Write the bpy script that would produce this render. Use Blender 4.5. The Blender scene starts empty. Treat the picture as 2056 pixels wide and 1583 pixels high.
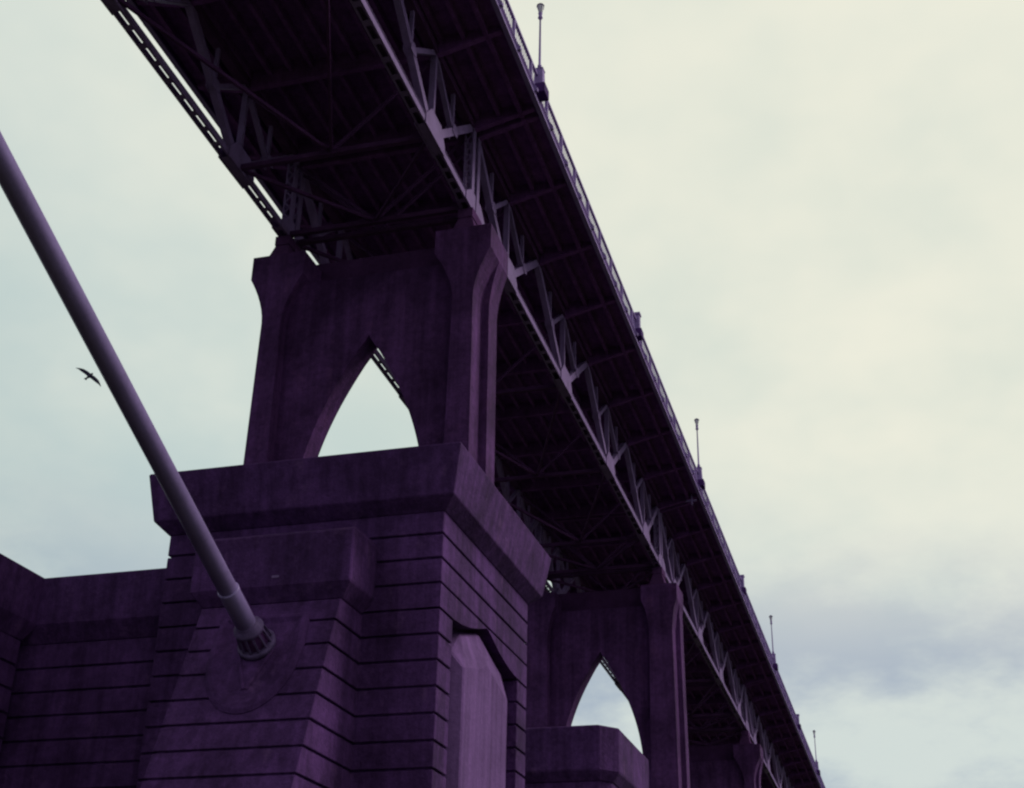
import bpy, math, random
from mathutils import Vector, Matrix
random.seed(7)
scene = bpy.context.scene
col = scene.collection

# ---------------------------------------------------------------- camera (eye at the origin, ground 1.6 m below)
YAW, PITCH, ROLL, FPX = 0.29619, 0.46437, 0.02249, 2794.25
fwd = Vector((-math.sin(YAW)*math.cos(PITCH), math.cos(YAW)*math.cos(PITCH), math.sin(PITCH)))
rgt = Vector((math.cos(YAW), math.sin(YAW), 0)); upv = rgt.cross(fwd)
r2 = math.cos(ROLL)*rgt + math.sin(ROLL)*upv
u2 = -math.sin(ROLL)*rgt + math.cos(ROLL)*upv
cd = bpy.data.cameras.new('camera'); cam = bpy.data.objects.new('camera', cd); col.objects.link(cam)
cam.matrix_world = Matrix(((r2.x, u2.x, -fwd.x, 0), (r2.y, u2.y, -fwd.y, 0), (r2.z, u2.z, -fwd.z, 0), (0, 0, 0, 1)))
cd.sensor_fit = 'HORIZONTAL'; cd.sensor_width = 36; cd.lens = 36*FPX/2056
cd.clip_start = 0.1; cd.clip_end = 6000
scene.camera = cam

# ---------------------------------------------------------------- sky: thin overcast over a clear sky
SUN_AZ, SUN_EL = math.radians(58), math.radians(40)      # azimuth measured from +Y towards +X
sun_dir = Vector((math.sin(SUN_AZ)*math.cos(SUN_EL), math.cos(SUN_AZ)*math.cos(SUN_EL), math.sin(SUN_EL)))
world = bpy.data.worlds.new('World'); scene.world = world; world.use_nodes = True
nt = world.node_tree; N = nt.nodes; L = nt.links
for n in list(N): N.remove(n)
def nd(t, **kw):
    n = N.new(t)
    for k, v in kw.items(): setattr(n, k, v)
    return n
def vmath(op, a, b=None):
    n = nd('ShaderNodeVectorMath', operation=op)
    for i, s in enumerate((a, b)):
        if s is None: continue
        if isinstance(s, (tuple, list)): n.inputs[i].default_value = s
        else: L.new(s, n.inputs[i])
    return n
def fmath(op, a, b=None, clamp=False):
    n = nd('ShaderNodeMath', operation=op, use_clamp=clamp)
    for i, s in enumerate((a, b)):
        if s is None: continue
        if isinstance(s, (int, float)): n.inputs[i].default_value = s
        else: L.new(s, n.inputs[i])
    return n.outputs[0]
def mixc(f, a, b, blend='MIX'):
    n = nd('ShaderNodeMix', data_type='RGBA', blend_type=blend)
    for s, i in ((f, 0), (a, 6), (b, 7)):
        if isinstance(s, (int, float)): n.inputs[i].default_value = s
        elif isinstance(s, (tuple, list)): n.inputs[i].default_value = (*s, 1)
        else: L.new(s, n.inputs[i])
    return n.outputs[2]
def smooth(x, lo, hi):
    n = nd('ShaderNodeMapRange', interpolation_type='SMOOTHSTEP')
    L.new(x, n.inputs[0]); n.inputs[1].default_value = lo; n.inputs[2].default_value = hi
    return n.outputs[0]
tc = nd('ShaderNodeTexCoord'); dirv = vmath('NORMALIZE', tc.outputs['Generated']).outputs[0]
sep = nd('ShaderNodeSeparateXYZ'); L.new(dirv, sep.inputs[0])
dz = fmath('ABSOLUTE', sep.outputs[2])
den = fmath('ADD', dz, 0.32)
cmb = nd('ShaderNodeCombineXYZ')
L.new(fmath('DIVIDE', sep.outputs[0], den), cmb.inputs[0]); L.new(fmath('DIVIDE', sep.outputs[1], den), cmb.inputs[1])
CLOUD_OFF = (11.685, 18.084, 3.41)
cp = vmath('ADD', cmb.outputs[0], CLOUD_OFF).outputs[0]
def noise(vec, scale, detail, rough):
    n = nd('ShaderNodeTexNoise'); n.inputs['Scale'].default_value = scale; n.inputs['Detail'].default_value = detail
    n.inputs['Roughness'].default_value = rough; L.new(vec, n.inputs['Vector']); return n.outputs[0]
n1 = noise(cp, 2.3, 6, 0.60)
n2 = noise(cp, 0.9, 2, 0.5)
sdot = vmath('DOT_PRODUCT', dirv, tuple(sun_dir)).outputs[1]
glow = smooth(sdot, 0.15, 0.70)                               # thinner, brighter cloud around the hidden sun
low = smooth(dz, 0.415, 0.20)                                  # towards the horizon the cloud layers stack up
n3 = noise(vmath('ADD', cp, (2.7, 5.1, 1.3)).outputs[0], 2.1, 5, 0.55)
mott = smooth(fmath('ADD', fmath('MULTIPLY', n2, 0.45), fmath('MULTIPLY', n3, 0.55)), 0.40, 0.60)
pale = mixc(mott, (0.550, 0.665, 0.650), (0.750, 0.800, 0.725))
sunny = mixc(mott, (0.670, 0.740, 0.660), (0.900, 0.885, 0.745))
pale = mixc(glow, pale, sunny)
grey = (0.310, 0.385, 0.520)
white = (0.660, 0.730, 0.700)
cl = mixc(smooth(n1, 0.36, 0.60), grey, white)
cloud = mixc(fmath('MULTIPLY', low, 0.95), pale, cl)
back = smooth(sdot, -0.5, 0.35)
cloud = mixc(back, vmath('MULTIPLY', cloud, (0.55, 0.55, 0.57)).outputs[0], cloud)
sky = nd('ShaderNodeTexSky', sky_type='NISHITA'); sky.sun_disc = False
sky.sun_elevation = SUN_EL; sky.sun_rotation = SUN_AZ
blue = vmath('MULTIPLY', sky.outputs[0], (0.08, 0.08, 0.08)).outputs[0]
skycol = mixc(0.95, blue, cloud)
bg = nd('ShaderNodeBackground'); L.new(skycol, bg.inputs[0]); bg.inputs[1].default_value = 1.0
ow = nd('ShaderNodeOutputWorld'); L.new(bg.outputs[0], ow.inputs[0])

sl = bpy.data.lights.new('sun', 'SUN'); sl.energy = 1.9; sl.angle = math.radians(18); sl.color = (1, 0.96, 0.90)
so = bpy.data.objects.new('sun', sl); col.objects.link(so)
so.rotation_euler = (-sun_dir).to_track_quat('-Z', 'Y').to_euler()

scene.view_settings.view_transform = 'Standard'; scene.view_settings.look = 'None'
scene.view_settings.exposure = 0.0; scene.view_settings.gamma = 1.0; scene.view_settings.use_curve_mapping = False
scene.cycles.use_adaptive_sampling = True; scene.cycles.adaptive_threshold = 0.02; scene.cycles.max_bounces = 4; scene.cycles.filter_width = 2.3

# ---------------------------------------------------------------- materials
def material(name, base, rough=0.85, metal=0.0, var=0.25, scale=0.6, streak=0.0, bump=0.0, bscale=8.0, boards=0.0, stain=None, stain_amt=0.0, spec=0.3):
    m = bpy.data.materials.new(name); m.use_nodes = True
    t = m.node_tree; ns = t.nodes; lk = t.links; p = ns['Principled BSDF']
    p.inputs['Roughness'].default_value = rough; p.inputs['Metallic'].default_value = metal
    p.inputs['Specular IOR Level'].default_value = spec
    geo = ns.new('ShaderNodeNewGeometry')
    def nz(vec, s, d=3, r=0.6):
        n = ns.new('ShaderNodeTexNoise'); n.inputs['Scale'].default_value = s; n.inputs['Detail'].default_value = d
        n.inputs['Roughness'].default_value = r; lk.new(vec, n.inputs['Vector']); return n.outputs[0]
    def mp(vec, sc):
        n = ns.new('ShaderNodeVectorMath'); n.operation = 'MULTIPLY'; lk.new(vec, n.inputs[0]); n.inputs[1].default_value = sc; return n.outputs[0]
    def rng(x, a, b, c, d):
        n = ns.new('ShaderNodeMapRange'); lk.new(x, n.inputs[0])
        for i, v in enumerate((a, b, c, d)): n.inputs[i+1].default_value = v
        return n.outputs[0]
    def mul(a, b):
        n = ns.new('ShaderNodeMath'); n.operation = 'MULTIPLY'; lk.new(a, n.inputs[0]); lk.new(b, n.inputs[1]); return n.outputs[0]
    pos = geo.outputs['Position']
    f = rng(nz(pos, scale), 0.3, 0.7, 1-var, 1+var)
    f = mul(f, rng(nz(pos, scale*9, 4), 0.3, 0.7, 1-var*0.6, 1+var*0.6))
    f = mul(f, rng(nz(pos, 22, 3, 0.7), 0.3, 0.7, 1-var*0.55, 1+var*0.55))
    if streak:
        f = mul(f, rng(nz(mp(pos, (2.2, 2.2, 0.10)), 1.0, 5, 0.65), 0.35, 0.65, 1-streak, 1+streak*0.6))
    mx = ns.new('ShaderNodeMix'); mx.data_type = 'RGBA'; mx.blend_type = 'MULTIPLY'; mx.inputs[0].default_value = 1
    mx.inputs[6].default_value = (*base, 1); lk.new(f, mx.inputs[7]); c = mx.outputs[2]
    if stain:
        s = ns.new('ShaderNodeMix'); s.data_type = 'RGBA'; s.inputs[7].default_value = (*stain, 1); lk.new(c, s.inputs[6])
        k = mul(rng(nz(pos, 0.9, 6, 0.7), 0.55, 0.72, 0, stain_amt), rng(nz(mp(pos, (3, 3, 0.5)), 1.3, 4), 0.4, 0.65, 0, 1))
        lk.new(k, s.inputs[0]); c = s.outputs[2]
    lk.new(c, p.inputs['Base Color'])
    if bump or boards:
        h = nz(pos, bscale, 3, 0.6)
        if boards:
            w = ns.new('ShaderNodeTexWave'); w.wave_type = 'BANDS'; w.bands_direction = 'Z'; w.wave_profile = 'SAW'
            w.inputs['Scale'].default_value = 1.05; w.inputs['Distortion'].default_value = 0.15; lk.new(pos, w.inputs['Vector'])
            a = ns.new('ShaderNodeMath'); a.operation = 'MULTIPLY_ADD'; lk.new(w.outputs['Fac'], a.inputs[0]); a.inputs[1].default_value = boards; lk.new(h, a.inputs[2]); h = a.outputs[0]
        b = ns.new('ShaderNodeBump'); b.inputs['Strength'].default_value = bump; b.inputs['Distance'].default_value = 0.05
        lk.new(h, b.inputs['Height']); lk.new(b.outputs[0], p.inputs['Normal'])
    return m
M_CONC = material('concrete', (0.064, 0.0235, 0.102), var=0.36, scale=0.4, streak=0.30, bump=0.6, spec=0.06, stain=(0.135, 0.060, 0.165), stain_amt=0.6)
M_PIER = material('pier_concrete', (0.078, 0.0275, 0.110), var=0.36, scale=0.4, streak=0.32, bump=0.6, spec=0.06, boards=0.9, stain=(0.14, 0.05, 0.13), stain_amt=0.4)
M_PANEL = material('niche_concrete', (0.128, 0.060, 0.185), spec=0.06, var=0.18, streak=0.25, bump=0.4)
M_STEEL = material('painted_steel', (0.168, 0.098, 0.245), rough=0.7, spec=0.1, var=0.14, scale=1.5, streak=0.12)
M_DECK = material('deck_steel', (0.135, 0.046, 0.185), rough=0.95, spec=0.0, var=0.25, scale=0.8, streak=0.2)  # floor steel darker than the trusses; underside shade is in the colour
M_BRACE = material('shaded_steel', (0.072, 0.026, 0.092), rough=0.9, spec=0.02, var=0.2, scale=1.0, streak=0.1)  # truss steel darkened; the shade below the deck is put into the colour
M_RAIL = material('railing_paint', (0.220, 0.140, 0.350), rough=0.7, spec=0.1, var=0.12, scale=1.0)
M_FASC = material('fascia_paint', (0.060, 0.022, 0.120), rough=0.8, spec=0.05, var=0.15, scale=0.8, streak=0.2)
M_CABLE = material('cable_paint', (0.240, 0.165, 0.385), rough=0.45, var=0.12, scale=0.7, bump=0.04, bscale=30, spec=0.3)
M_SOCK = material('socket_steel', (0.100, 0.058, 0.160), rough=0.6, spec=0.15, var=0.3, scale=3, streak=0.2)
M_BIRD = material('feathers', (0.030, 0.020, 0.060), rough=0.9, var=0.2, scale=4)
M_GLASS = material('lantern_glass', (0.55, 0.52, 0.60), rough=0.3, var=0.05, scale=3)
M_GRASS = material('grass', (0.040, 0.050, 0.024), var=0.35, scale=0.2)

# ---------------------------------------------------------------- mesh building
class MB:
    def __init__(s): s.v = []; s.f = []
    def add(s, vs, fs):
        o = len(s.v); s.v += [tuple(p) for p in vs]; s.f += [tuple(i+o for i in q) for q in fs]; return s
    def box(s, x0, x1, y0, y1, z0, z1):
        return s.add([(x0,y0,z0),(x1,y0,z0),(x1,y1,z0),(x0,y1,z0),(x0,y0,z1),(x1,y0,z1),(x1,y1,z1),(x0,y1,z1)],
                     [(0,3,2,1),(4,5,6,7),(0,1,5,4),(1,2,6,5),(2,3,7,6),(3,0,4,7)])
    def bar(s, p, q, w, h, side=(1,0,0)):
        p = Vector(p); q = Vector(q); d = (q-p).normalized(); a = Vector(side); a = (a-d*a.dot(d)).normalized(); b = d.cross(a)
        vs = [c + a*i*w/2 + b*j*h/2 for c in (p, q) for i, j in ((-1,-1),(1,-1),(1,1),(-1,1))]
        return s.add(vs, [(0,3,2,1),(4,5,6,7),(0,1,5,4),(1,2,6,5),(2,3,7,6),(3,0,4,7)])
    def loft(s, rings, caps=True):
        n = len(rings[0]); vs = [p for r in rings for p in r]; fs = []
        for k in range(len(rings)-1):
            for i in range(n): j = (i+1) % n; fs.append((k*n+i, k*n+j, (k+1)*n+j, (k+1)*n+i))
        if caps: fs.append(tuple(range(n))[::-1]); fs.append(tuple((len(rings)-1)*n+i for i in range(n)))
        return s.add(vs, fs)
    def prism(s, poly, axis, a, b):
        f = {'x': lambda p, t: (t, p[0], p[1]), 'y': lambda p, t: (p[0], t, p[1]), 'z': lambda p, t: (p[0], p[1], t)}[axis]
        return s.loft([[f(p, a) for p in poly], [f(p, b) for p in poly]])
    def lathe(s, p, d, prof, n=24, caps=True):
        p = Vector(p); d = Vector(d).normalized(); a = Vector((1,0,0)); a = (a-d*a.dot(d)).normalized(); b = d.cross(a)
        return s.loft([[p+d*t+(a*math.cos(2*math.pi*i/n)+b*math.sin(2*math.pi*i/n))*r for i in range(n)] for t, r in prof], caps)
    def mesh(s, name, mat):
        me = bpy.data.meshes.new(name); me.from_pydata(s.v, [], s.f); me.update()
        import bmesh
        bm = bmesh.new(); bm.from_mesh(me); bmesh.ops.recalc_face_normals(bm, faces=bm.faces); bm.to_mesh(me); bm.free()
        me.materials.append(mat); return me
def place(name, me, parent=None, loc=(0,0,0), bevel=0.0, smooth_=False):
    o = bpy.data.objects.new(name, me); col.objects.link(o); o.location = loc
    if parent: o.parent = parent
    if bevel:
        b = o.modifiers.new('edge', 'BEVEL'); b.width = bevel; b.segments = 1; b.limit_method = 'ANGLE'; b.angle_limit = math.radians(30)
    if smooth_:
        for p in me.polygons: p.use_smooth = True
    return o
def part(name, mb, mat, parent=None, loc=(0,0,0), bevel=0.0, smooth_=False):
    return place(name, mb.mesh(name, mat), parent, loc, bevel, smooth_)
def thing(name, loc, label, cat, group=None):
    o = bpy.data.objects.new(name, None); col.objects.link(o); o.location = loc; o.empty_display_size = 0.5
    o['label'] = label; o['category'] = cat
    if group: o['group'] = group
    return o
def copy_tree(o, parent=None):
    c = o.copy(); col.objects.link(c); c.parent = parent
    for ch in list(o.children): copy_tree(ch, c)
    return c
GZ = -1.6

# ---------------------------------------------------------------- ground
g = MB(); n = 24; R = 3000
g.add([(0,0,GZ)] + [(R*math.cos(2*math.pi*i/n), R*math.sin(2*math.pi*i/n), GZ) for i in range(n)], [(0, 1+i, 1+(i+1)%n) for i in range(n)])
o = part('ground', g, M_GRASS); o['kind'] = 'structure'

# ---------------------------------------------------------------- bridge geometry
C = -21.05                                  # centre line
PNL, GR, ZC, Y1 = 10.7927, 0.035573, 36.2375, 48.567
SPAN = 4*PNL
XR_OUT, XL_OUT = -16.73, -25.87             # outer faces of the two trusses
DECK_R, DECK_L = -13.86, -28.22
CW, CH = 0.42, 0.40
HT = 4.55                                   # top chord centre above bottom of bottom chord

def build_span(y_start, label):
    root = thing('bridge_span', (0, y_start, ZC-GR*y_start), label, 'bridge span', 'bridge deck spans carried on the tall piers')
    z = lambda h, y: h - GR*y
    e0, e1 = 0.36, SPAN-0.36
    joints = [(k+0.5)*PNL for k in range(4)]
    tops = [e0] + [k*PNL for k in (1, 2, 3)] + [e1]
    gus = MB(); gus.prism([(-1.15,-0.02),(1.15,-0.06),(1.15,0.40),(0.62,1.08),(-0.55,1.12),(-1.15,0.46)], 'x', -0.02, 0.02); me_g = gus.mesh('gusset_plate', M_STEEL)
    eg = MB(); eg.prism([(-0.3,-0.02),(0.95,-0.05),(0.95,0.38),(0.3,0.9),(-0.3,0.9)], 'x', -0.02, 0.02); me_eg = eg.mesh('end_gusset', M_STEEL)
    eg2 = MB(); eg2.prism([(0.3,-0.04),(-0.95,0.0),(-0.95,0.42),(-0.3,0.9),(0.3,0.9)], 'x', -0.02, 0.02); me_eg2 = eg2.mesh('end_gusset', M_STEEL)
    sg = MB(); sg.prism([(-0.30,-0.20),(0.0,-0.26),(0.30,-0.18),(0.30,0.08),(0.10,0.30),(-0.10,0.30),(-0.30,0.08)], 'x', -0.012, 0.012); me_sg = sg.mesh('node_plate', M_STEEL)
    bt = MB(); bt.box(-CW/2+0.045, CW/2-0.045, -0.15, 0.15, 0.0, 0.015); me_b = bt.mesh('batten_plate', M_STEEL)
    bt = MB(); bt.box(-CW/2+0.045, CW/2-0.045, -0.13, 0.13, 0.0, 0.015); me_bs = bt.mesh('batten_plate', M_STEEL)
    bt = MB(); bt.box(-CW/2+0.045, CW/2-0.045, -1.08, 1.08, 0.0, 0.015); me_bj = bt.mesh('batten_plate', M_STEEL)
    for sgn in (1, -1):
        xc = XR_OUT-CW/2 if sgn > 0 else XL_OUT+CW/2
        # bottom chord: two web plates joined by battens below
        bc = MB()
        for sx in (-1, 1):
            x0 = xc+sx*(CW/2-0.02); bc.bar((x0, e0-0.25, z(0.17, e0-0.25)), (x0, e1+0.25, z(0.17, e1+0.25)), 0.04, 0.34)
            x0 = xc+sx*(CW/2-0.065); bc.bar((x0, e0-0.25, z(0.012, e0-0.25)), (x0, e1+0.25, z(0.012, e1+0.25)), 0.05, 0.024)
        if sgn > 0: bc.bar((xc, e0-0.25, z(0.352, e0-0.25)), (xc, e1+0.25, z(0.352, e1+0.25)), CW+0.06, 0.02)  # cover plate added on this side to keep sun off the inner web
        ch = part('bottom_chord', bc, M_STEEL, root)
        for J in joints: place('batten_plate', me_bj, ch, (xc, J, z(-0.004, J)))
        for k in range(3):
            for i in range(8): y = joints[k]+1.396+i*1.0; place('batten_plate', me_b, ch, (xc, y+0.5, z(-0.004, y+0.5)))
        for i in range(5):
            y = joints[3]+1.08+0.97+i*0.74; place('batten_plate', me_bs, ch, (xc, y, z(-0.004, y)))
            y = joints[0]-1.08-0.97-i*0.74; place('batten_plate', me_bs, ch, (xc, y, z(-0.004, y)))
        for J in joints:
            for sx in (-1, 1): place('gusset_plate', me_g, ch, (xc+sx*(CW/2+0.022), J, z(0, J)))
        for sx in (-1, 1):
            place('gusset_plate', me_eg, ch, (xc+sx*(CW/2+0.022), e0, z(0, e0))); place('gusset_plate', me_eg2, ch, (xc+sx*(CW/2+0.022), e1, z(0, e1)))
        tp = MB(); tp.bar((xc, e0-0.2, z(HT, e0-0.2)), (xc, e1+0.2, z(HT, e1+0.2)), CW, 0.42); part('top_chord', tp, M_BRACE, root)  # top chord takes the darkened steel so it sinks into shade
        for yy, s_ in ((e0, 1), (e1, -1)):
            ep = MB()
            for sx in (-1, 1): ep.bar((xc+sx*0.18, yy, z(0.05, yy)), (xc+sx*0.18, yy, z(HT-0.2, yy)), 0.07, 0.34)
            p_ = part('end_post', ep, M_STEEL, root)
            lc = MB(); k = 0; h = 0.95
            while h < HT-0.5:
                for sy in (-1, 1):
                    a, b = ((-1, 1) if k % 2 else (1, -1))
                    lc.bar((xc+a*0.16, yy+sy*0.18, z(h, yy)), (xc+b*0.16, yy+sy*0.18, z(h+0.3, yy)), 0.05, 0.015, (0.7, 0, 0.7))
                h += 0.3; k += 1
            lo = part('lacing', lc, M_STEEL, p_); lo['kind'] = 'stuff'
        for ji, J in enumerate(joints):
            for sd in (-1, 1):
                T = tops[ji] if sd < 0 else tops[ji+1]
                d = MB(); d.bar((xc, J+sd*0.1, z(0.25, J)), (xc, T-sd*0.05, z(HT-0.1, T)), 0.30, 0.36); dg = part('diagonal', d, M_STEEL, root)
                my, mh = (J+T)/2, (0.25+HT-0.1)/2
                d = MB(); d.bar((xc, my, z(mh, my)), (xc, J+sd*0.15, z(HT-0.15, J)), 0.22, 0.22); part('sub_diagonal', d, M_STEEL, root)
                d = MB(); d.bar((xc, my, z(mh, my)), (xc, my, z(HT-0.15, my)), 0.16, 0.15); part('hanger', d, M_STEEL, root)
                for sx in (-1, 1): place('node_plate', me_sg, dg, (xc+sx*0.17, my, z(mh, my)))
            d = MB(); d.bar((xc, J, z(0.3, J)), (xc, J, z(HT-0.1, J)), 0.26, 0.18); part('vertical_post', d, M_STEEL, root)
    # bracing between the trusses
    xr, xl = XR_OUT-CW/2, XL_OUT+CW/2; xm = (xr+xl)/2
    stations = [e0] + joints + [e1]
    for s_ in stations:
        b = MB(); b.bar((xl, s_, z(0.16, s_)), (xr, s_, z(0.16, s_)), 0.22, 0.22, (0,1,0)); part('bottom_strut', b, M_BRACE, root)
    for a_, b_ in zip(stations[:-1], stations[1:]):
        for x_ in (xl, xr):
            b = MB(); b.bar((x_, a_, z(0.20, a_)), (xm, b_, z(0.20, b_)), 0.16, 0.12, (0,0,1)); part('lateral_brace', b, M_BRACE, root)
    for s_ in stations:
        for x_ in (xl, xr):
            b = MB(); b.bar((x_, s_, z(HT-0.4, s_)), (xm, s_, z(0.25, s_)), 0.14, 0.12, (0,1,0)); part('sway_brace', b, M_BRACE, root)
    # floor system
    for k in range(9):
        y = min(max(k*PNL/2, 0.3), SPAN-0.3)
        poly = [(DECK_L+0.1, z(4.98, y)), (XL_OUT, z(4.32, y)), (XR_OUT, z(4.32, y)), (DECK_R-0.1, z(4.98, y)), (DECK_R-0.1, z(5.22, y)), (DECK_L+0.1, z(5.22, y))]
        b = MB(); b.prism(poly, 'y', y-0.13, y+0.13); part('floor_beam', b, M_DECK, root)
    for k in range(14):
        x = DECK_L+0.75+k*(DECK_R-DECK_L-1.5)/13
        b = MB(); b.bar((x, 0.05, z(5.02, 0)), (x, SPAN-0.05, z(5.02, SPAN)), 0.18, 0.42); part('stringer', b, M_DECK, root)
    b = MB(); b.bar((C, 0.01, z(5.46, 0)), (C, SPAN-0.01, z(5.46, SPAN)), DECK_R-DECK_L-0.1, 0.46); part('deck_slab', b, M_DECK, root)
    # edge girder and railing on each side
    post = MB(); post.box(-0.07, 0.07, -0.06, 0.06, 0, 1.03); me_p = post.mesh('railing_post', M_RAIL)
    stf = MB(); stf.prism([(-0.02, 0.0), (0.30, 0.05), (0.30, 0.20), (0.02, 0.62), (-0.02, 0.62)], 'y', -0.09, 0.09); me_s = stf.mesh('stiffener', M_RAIL)
    stl = MB(); stl.prism([(0.02, 0.0), (-0.30, 0.05), (-0.30, 0.20), (-0.02, 0.62), (0.02, 0.62)], 'y', -0.09, 0.09); me_sl = stl.mesh('stiffener', M_RAIL)
    for sgn, xe in ((1, DECK_R), (-1, DECK_L)):
        b = MB(); b.bar((xe, 0.01, z(5.40, 0)), (xe, SPAN-0.01, z(5.40, SPAN)), 0.06, 0.86); fa = part('edge_girder', b, M_FASC, root)
        b = MB(); b.bar((xe+sgn*0.09, 0.01, z(4.965, 0)), (xe+sgn*0.09, SPAN-0.01, z(4.965, SPAN)), 0.22, 0.12); part('girder_flange', b, M_RAIL, fa)
        xr_ = xe-sgn*0.02
        b = MB(); b.bar((xr_, 0.01, z(6.86, 0)), (xr_, SPAN-0.01, z(6.86, SPAN)), 0.13, 0.11); ra = part('hand_rail', b, M_RAIL, root)
        b = MB(); b.bar((xr_, 0.01, z(5.98, 0)), (xr_, SPAN-0.01, z(5.98, SPAN)), 0.07, 0.07); part('lower_rail', b, M_RAIL, ra)
        for i in range(16):
            y = (i+0.5)*PNL/4
            place('railing_post', me_p, ra, (xr_, y, z(5.82, y)))
            place('stiffener', me_s if sgn > 0 else me_sl, fa, (xe+sgn*0.03, y, z(5.03, y)))
        b = MB(); y = 0.2
        while y < SPAN:
            b.box(xr_-0.012, xr_+0.012, y-0.012, y+0.012, z(6.0, y), z(6.84, y)); y += 0.22
        bo = part('balusters', b, M_RAIL, ra); bo['kind'] = 'stuff'
        y = SPAN/2
        b = MB(); b.box(xe-sgn*0.35, xe+sgn*0.34, y-0.34, y+0.34, z(5.72, y), z(6.20, y))
        ped = part('rail_pedestal', b, M_FASC, root)
        b = MB(); b.box(xe-0.2, xe+0.2, y-0.2, y+0.2, z(6.20, y), z(7.22, y)).box(xe-0.25, xe+0.25, y-0.25, y+0.25, z(7.22, y), z(7.34, y)); part('pedestal_post', b, M_RAIL, ped)
    return root

span_labels = [
    'bridge span passing overhead at the top, seen from below nearest the camera',
    'bridge span of steel trusses from the pier on the concrete block to the second pier',
    'bridge span of steel trusses between the second and third pier',
    'distant bridge span of steel trusses just beyond the third pier',
    'most distant bridge span, only its railing showing at the lower edge']
span0 = build_span(Y1-SPAN, span_labels[0])
for k in range(1, 5):
    s = copy_tree(span0); y = Y1+(k-1)*SPAN; s.location = (0, y, ZC-GR*y); s['label'] = span_labels[k]

# drain bracket under the deck edge
dr = MB(); y = 91.0; zz = ZC-GR*y+4.95
dr.box(-14.35, -14.25, y-0.05, y+0.05, zz-0.7, zz+0.1).box(-14.75, -14.0, y-0.06, y+0.06, zz-0.42, zz-0.32)
o = part('drain_pipe', dr, M_RAIL); o['label'] = 'short pale drain pipe hanging below the deck edge beside the second lamp'; o['category'] = 'pipe'

# ---------------------------------------------------------------- piers
def lerp(a, b, t): return a+(b-a)*t
def build_pier(yc, dz, zbase, label, spread=0.0):
    root = thing('bridge_pier', (C, yc, zbase), label, 'pier', 'concrete piers with a pointed arch')
    zs = [zbase] + ([22.0+dz] if zbase < 22+dz else []) + [26.0+dz, 29.6+dz, 29.95+dz, 30.3+dz, 30.65+dz, 31.0+dz, 31.35+dz, 31.6+dz, 31.85+dz, 33.0+dz]
    YF, YM, YB = -1.30, -0.05, 1.10
    for sgn in (-1, 1):
        def ring(z_):
            t = min(max((z_-dz-29.6)/2.25, 0), 1)**1.75
            bt = 0.02*max(0, 29.6+dz-z_)*0.55+spread*min(1, max(0, 32.2+dz-z_)/1.6)
            xi = lerp(3.92-bt, 3.05, t); xo = lerp(4.82+bt, 5.55, t); xI = lerp(3.62, 3.06, t); xO = lerp(5.14+bt, 5.54, t)
            yf = YF-0.05*t-bt*0.3; yb = YB+0.12*t
            P = [(xi,yf),(xo,yf),(xo,YM),(xO,YM),(xO,yb),(xI,yb),(xI,YM),(xi,YM)]
            return [(sgn*x, y, z_-zbase) for x, y in P]
        mb = MB(); mb.loft([ring(z_) for z_ in zs]); cc = part('column', mb, M_PIER, root, bevel=0.03)
        # bearing shoe on top
        x = (XR_OUT-CW/2 if sgn > 0 else XL_OUT+CW/2)-C
        zt = 33.0+dz-zbase
        b = MB(); b.box(x-0.75, x+0.75, -1.0, 1.0, zt, zt+0.16)
        b.loft([[(x-0.55,-0.85,zt+0.16),(x+0.55,-0.85,zt+0.16),(x+0.55,0.85,zt+0.16),(x-0.55,0.85,zt+0.16)], [(x-0.3,-0.62,zt+1.0),(x+0.3,-0.62,zt+1.0),(x+0.3,0.62,zt+1.0),(x-0.3,0.62,zt+1.0)]])
        b.box(x-0.34, x+0.34, -0.66, 0.66, zt+1.0, zt+1.46)
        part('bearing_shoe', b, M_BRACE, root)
    # wall between the columns, pierced by a lancet arch
    AP = 28.7+dz
    tab = [(0,0),(0.85,0.54),(1.7,1.03),(2.55,1.47),(3.4,1.85),(4.25,2.17),(5.1,2.43),(5.95,2.63),(6.8,2.77),(8.0,2.9)]
    def cr_(i, t):
        p0, p1, p2, p3 = (tab[min(max(j, 0), len(tab)-1)][1] for j in (i-1, i, i+1, i+2))
        return 0.5*(2*p1+(p2-p0)*t+(2*p0-5*p1+4*p2-p3)*t*t+(3*p1-p0-3*p2+p3)*t**3)
    tab = [(lerp(tab[i][0], tab[i+1][0], t), cr_(i, t)) for i in range(len(tab)-1) for t in (0, 0.34, 0.67)] + [tab[-1]]
    lev = [(AP-a-zbase, w) for a, w in tab if AP-a > zbase+0.3]
    def wat(a):
        for (a0,w0),(a1,w1) in zip(tab[:-1], tab[1:]):
            if a0 <= a <= a1: return lerp(w0, w1, (a-a0)/(a1-a0))
        return 2.9
    lev.append((0.0, wat(AP-zbase)))
    YA, YZ = -0.68, 0.45; top = 31.72+dz-zbase; W = 4.3
    mb = MB()
    for sgn in (-1, 1):
        poly = [(sgn*W, 0)] + [(sgn*w, z_) for z_, w in lev[::-1]] + [(0, top), (sgn*W, top)]
        if sgn < 0: poly = poly[::-1]
        mb.prism(poly, 'y', YA, YZ)
    part('arch_wall', mb, M_PIER, root)
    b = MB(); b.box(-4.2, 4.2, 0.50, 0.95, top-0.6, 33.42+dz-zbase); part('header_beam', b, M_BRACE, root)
    return root
build_pier(Y1, 0.0, 20.60, 'arched concrete pier standing on the grooved anchor block')
build_pier(Y1+SPAN, -1.60, 11.0, 'arched concrete pier behind the anchor block, second along the bridge', 0.34)
build_pier(Y1+2*SPAN, -3.15, 9.0, 'distant arched pier at the lower edge of the picture, third along the bridge')
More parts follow.
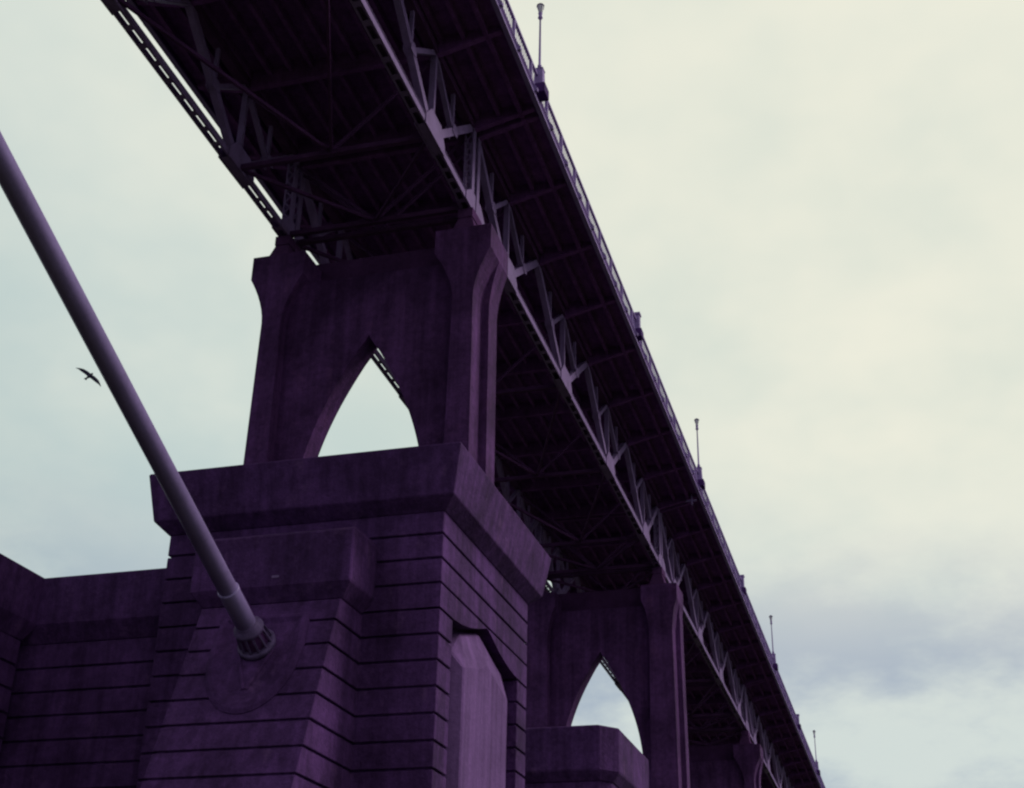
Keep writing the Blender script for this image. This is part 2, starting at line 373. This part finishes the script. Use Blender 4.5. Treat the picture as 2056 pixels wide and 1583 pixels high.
# low plinths the far piers stand on
for k, (y, zt, lb) in enumerate(((Y1+SPAN, 11.0, 'plain concrete plinth under the second pier'), (Y1+2*SPAN, 9.0, 'plain concrete plinth under the third pier'))):
    b = MB(); b.loft([[(C+sx*7.4, y+sy*4.2, GZ) for sx, sy in ((-1,-1),(1,-1),(1,1),(-1,1))], [(C+sx*6.9, y+sy*3.7, zt) for sx, sy in ((-1,-1),(1,-1),(1,1),(-1,1))]])
    o = part('pier_plinth', b, M_PIER, bevel=0.05); o['label'] = lb; o['category'] = 'plinth'

# ---------------------------------------------------------------- anchor block
BX0, BX1, BY0, BY1 = -26.46, -15.62, 43.286, 54.156
ZT, CC = 17.507, 0.9075                     # first joint below the cap, course height
JH, JD = 0.085, 0.10                        # joint height and depth
blk = thing('anchor_block', (C, (BY0+BY1)/2, GZ), 'large concrete anchor block with grooved courses where the cable ends', 'anchor block')
def P_(mb, name, mat=M_CONC, bevel=0.0, parent=blk, smooth_=False):
    o = part(name, mb, mat, parent, (0,0,0), bevel, smooth_)
    o.location = -Vector(parent.location) if parent.type == 'EMPTY' else (0,0,0)
    return o
NY0, NY1, NX = 44.68, 52.80, -16.45         # niche in the side
NSTEP = [ZT-CC*k for k in range(0, 22)]
def plan(notch, ins=0.0):
    x0, x1, y0, y1 = BX0+ins, BX1-ins, BY0+ins, BY1-ins
    if not notch: return [(x0,y0),(x1,y0),(x1,y1),(x0,y1)]
    return [(x0,y0),(x1,y0),(x1,NY0-ins),(NX-ins,NY0-ins),(NX-ins,NY1+ins),(x1,NY1+ins),(x1,y1),(x0,y1)]
zb2 = NSTEP[2]; zspring = NSTEP[3]          # the flat pointed arch fills one course
core = MB(); core.prism(plan(True, JD), 'z', GZ, zspring).prism(plan(False, JD), 'z', zb2-0.048, 18.3); 
core.box(BX0+JD, NX-JD-0.005, BY0+JD+0.003, BY1-JD-0.003, zspring-0.02, zb2-0.04)
P_(core, 'joint_core')
edges = [18.36] + NSTEP + [GZ]
for a, b_ in zip(edges[:-1], edges[1:]):
    z1_ = a-(JH/2 if a < 18.3 else 0); z0_ = b_+(JH/2 if b_ > GZ else 0)
    if z1_-z0_ < 0.1: continue
    mb = MB()
    if a > zb2+0.01: mb.prism(plan(False), 'z', z0_, z1_)
    elif a > zspring+0.01:
        mb.box(BX0, NX, BY0, BY1, z0_, z1_)
        cy = (NY0+NY1)/2
        arch = [(NY0, z0_), (NY0+0.5, z0_+0.02), (NY0+1.1, z0_+0.08), (NY0+2.1, z0_+0.27), (NY0+3.1, z0_+0.54), (NY0+3.9, z1_-0.03), (cy, z1_-0.02), (NY1-3.6, z1_-0.13), (NY1-3.1, z0_+0.52), (NY1-2.5, z0_+0.34), (NY1-1.8, z0_+0.19), (NY1-1.1, z0_+0.08), (NY1-0.5, z0_+0.02), (NY1, z0_)]
        mb.prism([(BY0, z0_)] + arch + [(BY1, z0_), (BY1, z1_), (BY0, z1_)], 'x', NX+0.002, BX1)
    else: mb.prism(plan(True), 'z', z0_, z1_)
    P_(mb, 'wall_course', bevel=0.0 if zspring+0.01 < a < zb2+0.01 else 0.025)
# cap with sloping underside
def rect(e, z_): return [(BX0-e, BY0-e, z_), (BX1+e, BY0-e, z_), (BX1+e, BY1+e, z_), (BX0-e, BY1+e, z_)]
cap = MB(); cap.loft([rect(-0.1, 18.32), rect(0.03, 18.33), rect(0.50, 18.78), rect(0.80, 20.58), rect(0.74, 20.62)]); P_(cap, 'block_cap', bevel=0.03)
# raised panel filling the niche, bevelled all round
pf = [(45.90, GZ), (51.30, GZ), (51.30, 13.50), (50.6, 13.66), (49.6, 13.92), (48.6, 14.16), (47.6, 13.78), (46.7, 13.58), (45.90, 13.40)]
pm = [(45.66, GZ), (51.55, GZ), (51.55, 14.68), (50.7, 14.88), (49.7, 15.14), (48.6, 15.42), (47.5, 15.08), (46.5, 14.78), (45.66, 13.88)]
pk = [(45.40, GZ), (52.0, GZ), (52.0, 14.74), (50.9, 14.96), (49.8, 15.24), (48.6, 15.55), (47.4, 15.20), (46.3, 14.88), (45.40, 14.30)]
mb = MB(); mb.loft([[(NX-0.05, y, z_) for y, z_ in pk], [(-15.94, y, z_) for y, z_ in pm], [(-15.55, y, z_) for y, z_ in pf]]); P_(mb, 'niche_panel', M_PANEL, bevel=0.06)
# hood over the cable entry
HX0, HX1, HY = -24.08, -18.08, 41.10
bx0, bx1 = -23.65, -18.46
def yb(z_): return 41.35-0.37*(14.72-z_)
mb = MB(); mb.loft([[(bx0, 41.40, 14.70), (bx1, 41.40, 14.70), (bx1, 43.25, 14.70), (bx0, 43.25, 14.70)],
                    [(HX0, HY, 15.24), (HX1, HY, 15.24), (HX1, 43.34, 15.24), (HX0, 43.34, 15.24)],
                    [(HX0, HY+0.03, 17.10), (HX1, HY+0.03, 17.10), (HX1, 43.34, 17.10), (HX0, 43.34, 17.10)],
                    [(HX0+0.1, HY+0.4, 17.30), (HX1-0.1, HY+0.4, 17.30), (HX1-0.1, 43.34, 17.36), (HX0+0.1, 43.34, 17.36)]])
hood = P_(mb, 'hood', bevel=0.04)
# battered buttress below it, coursed like the block
mb = MB(); z1_ = 14.69
mb.loft([[(bx0+JD, yb(GZ)+JD, GZ), (bx1-JD, yb(GZ)+JD, GZ), (bx1-JD, BY0+0.2, GZ), (bx0+JD, BY0+0.2, GZ)], [(bx0+JD, yb(z1_)+JD, z1_), (bx1-JD, yb(z1_)+JD, z1_), (bx1-JD, BY0+0.2, z1_), (bx0+JD, BY0+0.2, z1_)]])
P_(mb, 'buttress_core')
bed = [14.69] + [z_ for z_ in NSTEP if z_ < 14.6] + [GZ]
for a, b_ in zip(bed[:-1], bed[1:]):
    z1_ = a-(JH/2 if a < 14.6 else 0); z0_ = b_+(JH/2 if b_ > GZ else 0)
    if z1_-z0_ < 0.1: continue
    mb = MB(); mb.loft([[(bx0, yb(q), q), (bx1, yb(q), q), (bx1, BY0+0.1, q), (bx0, BY0+0.1, q)] for q in (z0_, z1_)])
    P_(mb, 'buttress_course', bevel=0.025)
# pale repair plate on the hood
mb = MB(); mb.box(-20.98, -20.72, HY-0.012, HY+0.05, 15.52, 15.60); o = P_(mb, 'repair_plate', M_STEEL)

# cable entry: U-shaped moulding on the sloping face
fn = Vector((0, -0.938, 0.347)); fv = Vector((0, 0.347, 0.938)); fu = Vector((1, 0, 0))
P0 = Vector((C, yb(13.07), 13.07))
def ushape(k, h):
    pts = []
    for i in range(25):
        a = math.pi*i/24
        u = -1.70*math.cos(a); v = -2.60*math.sin(a)**0.9 if i not in (0, 24) else 0
        pts.append(P0+fu*u*k+fv*(v*k-0.1)+fn*h)
    pts = [P0+fu*(-1.62*k)+fv*(1.2*k)+fn*h] + pts + [P0+fu*(1.62*k)+fv*(1.2*k)+fn*h]
    return pts
mb = MB(); mb.loft([ushape(1.0, -0.05), ushape(1.0, 0.03), ushape(0.94, 0.09), ushape(0.86, 0.10), ushape(0.72, 0.012)]); P_(mb, 'cable_surround', bevel=0.0)
for sx in (-1, 1):
    mb = MB(); mb.bar(P0+fu*sx*0.62+fv*-0.25+fn*0.0, P0+fu*sx*0.04+fv*-1.78+fn*0.0, 0.14, 0.14, tuple(fn)); P_(mb, 'trough_rib', bevel=0.03)

# ---------------------------------------------------------------- suspension cable
cdir = Vector((0, -0.90487, 0.42568))
E0 = Vector((C, 40.67, 13.07))
cab = thing('suspension_cable', E0, 'thick painted suspension cable running down from upper left into the anchor block', 'cable')
def Q_(mb, name, mat=M_CABLE, parent=cab, smooth_=True, bevel=0):
    o = part(name, mb, mat, parent, (0,0,0), bevel, smooth_)
    if parent is cab: o.location = -E0
    return o
mb = MB(); mb.lathe(E0, cdir, [(0.6, 0.315), (130, 0.315)], 48, True); Q_(mb, 'cable_body')
mb = MB(); mb.lathe(E0, cdir, [(0.62, 0.345), (2.52, 0.345), (2.56, 0.362), (2.62, 0.362), (2.64, 0.316)], 40); sv = Q_(mb, 'sleeve')
mb = MB(); mb.lathe(E0, cdir, [(0.66, 0.36), (0.70, 0.50), (0.78, 0.52), (0.84, 0.50), (0.90, 0.40), (1.0, 0.365), (1.05, 0.35)], 40); Q_(mb, 'collar_flange', M_SOCK)
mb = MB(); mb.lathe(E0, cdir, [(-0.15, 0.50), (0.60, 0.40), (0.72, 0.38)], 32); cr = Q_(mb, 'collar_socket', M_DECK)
for i in range(12):
    a = 2*math.pi*i/12; rad = fu*math.cos(a)+Vector((0, 0.42568, 0.90487))*math.sin(a)
    mb = MB(); mb.bar(E0+rad*0.56+cdir*0.05, E0+rad*0.47+cdir*0.70, 0.06, 0.07, rad); Q_(mb, 'collar_rib', M_SOCK, cr, False)
mb = MB(); mb.lathe(E0, cdir, [(-0.12, 0.52), (-0.1, 0.64), (0.06, 0.66), (0.12, 0.62), (0.12, 0.53)], 40); Q_(mb, 'collar_ring', M_SOCK)
# a slot cover along the sleeve
rad = (fu*0.80+Vector((0, 0.42568, 0.90487))*0.60).normalized()
mb = MB(); mb.bar(E0+rad*0.345+cdir*1.15, E0+rad*0.345+cdir*2.45, 0.05, 0.10, rad); Q_(mb, 'slot_cover', M_DECK, sv, False)

# ---------------------------------------------------------------- recessed wall and wing block on the left
def coursed(root, x0, x1, y0, y1, ztop, zcapb, e, wx1=None):
    zc0 = zcapb-0.68
    mb = MB(); mb.box(x0+JD, x1-JD, y0+JD, y1-JD, GZ, zc0+0.1); o = part('joint_core', mb, M_CONC, root); o.location = -Vector(root.location)
    ed = [zc0] + [z_ for z_ in NSTEP if z_ < zc0-0.15] + [GZ]
    for a, b_ in zip(ed[:-1], ed[1:]):
        z1_ = a-(JH/2 if a < zc0 else 0); z0_ = b_+(JH/2 if b_ > GZ else 0)
        if z1_-z0_ < 0.1: continue
        mb = MB(); mb.box(x0, x1, y0, y1, z0_, z1_); o = part('wall_course', mb, M_CONC, root, bevel=0.025); o.location = -Vector(root.location)
    def rc(k, z_): return [(x0-k, y0-k, z_), (x1+k, y0-k, z_), (x1+k, y1+k, z_), (x0-k, y1+k, z_)]
    mb = MB(); mb.loft([rc(-0.05, zc0-0.01), rc(0.02, zc0), rc(e*0.8, zcapb), rc(e, ztop-0.04), rc(e-0.05, ztop)]); o = part('wall_cap', mb, M_CONC, root, bevel=0.03); o.location = -Vector(root.location)
w = thing('connecting_wall', (-29.6, 45.5, GZ), 'dark low grooved wall set back to the left of the anchor block', 'wall')
coursed(w, -33.6, BX0-0.02-0.5, 44.36, 47.2, 17.34, 15.50, 0.48)
w2 = thing('wing_block', (-38, 39, GZ), 'grooved concrete wing block at the left edge beyond the low wall', 'wing block')
coursed(w2, -44.0, -32.54, 33.0, 43.8, 17.36, 15.52, 0.46)

# lower block behind, in front of the second pier
rb = thing('rear_block', (C, 81.5, GZ), 'lower concrete block with a chamfered corner in front of the second pier', 'block')
def oct_(x0, x1, y0, y1, c, z_): return [(x0,y0,z_),(x1-c,y0,z_),(x1,y0+c*1.15,z_),(x1,y1,z_),(x0,y1,z_)]
def rp(mb, name, bevel=0.05): o = part(name, mb, M_CONC, rb, bevel=bevel); o.location = -Vector(rb.location); return o
mb = MB(); mb.loft([oct_(-25.0, -16.95, 75.3, 84.0, 0.6, GZ), oct_(-25.0, -16.95, 75.3, 84.0, 0.6, 15.25)]); rp(mb, 'block_body')
mb = MB(); mb.loft([oct_(-25.1, -16.9, 75.25, 84.0, 0.6, 15.20), oct_(-25.6, -16.52, 74.85, 84.2, 0.9, 15.75), oct_(-25.6, -16.5, 74.8, 84.2, 0.9, 18.10), oct_(-25.5, -16.58, 74.9, 84.1, 0.9, 18.18)]); rp(mb, 'block_cap')

# ---------------------------------------------------------------- lamps on the right-hand railing
lamp_labels = ['nearest bridge lamp post against the sky at the top', 'second bridge lamp post along the railing, halfway down the picture',
               'third bridge lamp post along the railing, towards lower right', 'farthest bridge lamp post at the lower end of the railing']
def build_lamp():
    root = thing('street_lamp', (0,0,0), lamp_labels[0], 'street lamp', 'lamp posts along the bridge railing')
    mb = MB(); mb.box(-0.38, 0.36, -0.38, 0.38, 0, 0.52); part('bracket_box', mb, M_FASC, root, bevel=0.02)
    mb = MB(); mb.loft([[(sx*a, sy*a, z_) for sx, sy in ((-1,-1),(1,-1),(1,1),(-1,1))] for z_, a in ((0.50, 0.25), (0.65, 0.22), (1.45, 0.19), (1.52, 0.22), (1.58, 0.12))]); part('pedestal', mb, M_RAIL, root)
    mb = MB(); mb.lathe((0,0,1.55), (0,0,1), [(0, 0.11), (0.25, 0.10), (0.3, 0.06), (2.95, 0.042), (3.0, 0.07), (3.08, 0.12), (3.16, 0.09), (3.26, 0.08), (3.36, 0.11), (3.40, 0.06)], 12); part('pole', mb, M_RAIL, root, smooth_=True)
    mb = MB(); mb.lathe((0,0,4.94), (0,0,1), [(0, 0.07), (0.10, 0.10), (0.38, 0.17)], 8); ln = part('lantern', mb, M_GLASS, root)
    mb = MB(); mb.lathe((0,0,5.32), (0,0,1), [(0, 0.19), (0.05, 0.19), (0.13, 0.11), (0.17, 0.03)], 8); part('lantern_roof', mb, M_FASC, ln)
    for i in range(4):
        a = math.pi/4+i*math.pi/2; mb = MB(); mb.bar((0.075*math.cos(a), 0.075*math.sin(a), 4.94), (0.175*math.cos(a), 0.175*math.sin(a), 5.32), 0.02, 0.02); part('lantern_bar', mb, M_FASC, ln)
    return root
lamp = build_lamp()
for k in range(4):
    o = lamp if k == 0 else copy_tree(lamp)
    y = 48.40+k*SPAN; o.location = (-13.80, y, 42.0-GR*y-0.0); o['label'] = lamp_labels[k]

# ---------------------------------------------------------------- bird
bp = Vector((-0.5512, 0.7650, 0.4543))*62
bm_ = MB()
def wing(sgn):
    secs = [(0.0, 0.42, 0.09, 0.0), (0.35, 0.44, 0.07, 0.03), (0.75, 0.38, 0.05, 0.04), (1.05, 0.18, 0.02, 0.00), (1.28, 0.04, 0.008, -0.09)]
    rings = []
    for t, ch, th, lift in secs:
        sw = -0.10*(t/1.28)**2*1.8
        rings.append([(sgn*t, ch*0.5+sw, lift), (sgn*t, 0.1*ch+sw, lift+th), (sgn*t, -ch*0.5+sw, lift), (sgn*t, 0.1*ch+sw, lift-th*0.6)])
    bm_.loft(rings)
wing(1); wing(-1)
bm_.lathe((0, 0.40, 0.0), (0, -1, 0), [(0, 0.015), (0.05, 0.05), (0.10, 0.08), (0.2, 0.09), (0.42, 0.16), (0.62, 0.12), (0.80, 0.06), (0.90, 0.03)], 10)
bm_.loft([[(-0.05, -0.36, 0.02), (0.05, -0.36, 0.02), (0.05, -0.36, -0.02), (-0.05, -0.36, -0.02)], [(-0.12, -0.66, 0.01), (0.12, -0.66, 0.01), (0.12, -0.66, -0.01), (-0.12, -0.66, -0.01)]])
bird = part('bird', bm_, M_BIRD); bird['label'] = 'dark bird gliding with spread wings below the cable'; bird['category'] = 'bird'
bw = (r2*0.80-u2*0.60).normalized()                    # wing axis
bh = (r2*0.45+u2*0.42+fwd*0.79); bh = (bh-bw*bh.dot(bw)).normalized()
bz = bw.cross(bh)
bird.matrix_world = Matrix(((bw.x, bh.x, bz.x, bp.x), (bw.y, bh.y, bz.y, bp.y), (bw.z, bh.z, bz.z, bp.z), (0, 0, 0, 1))) @ Matrix.Scale(0.55, 4)
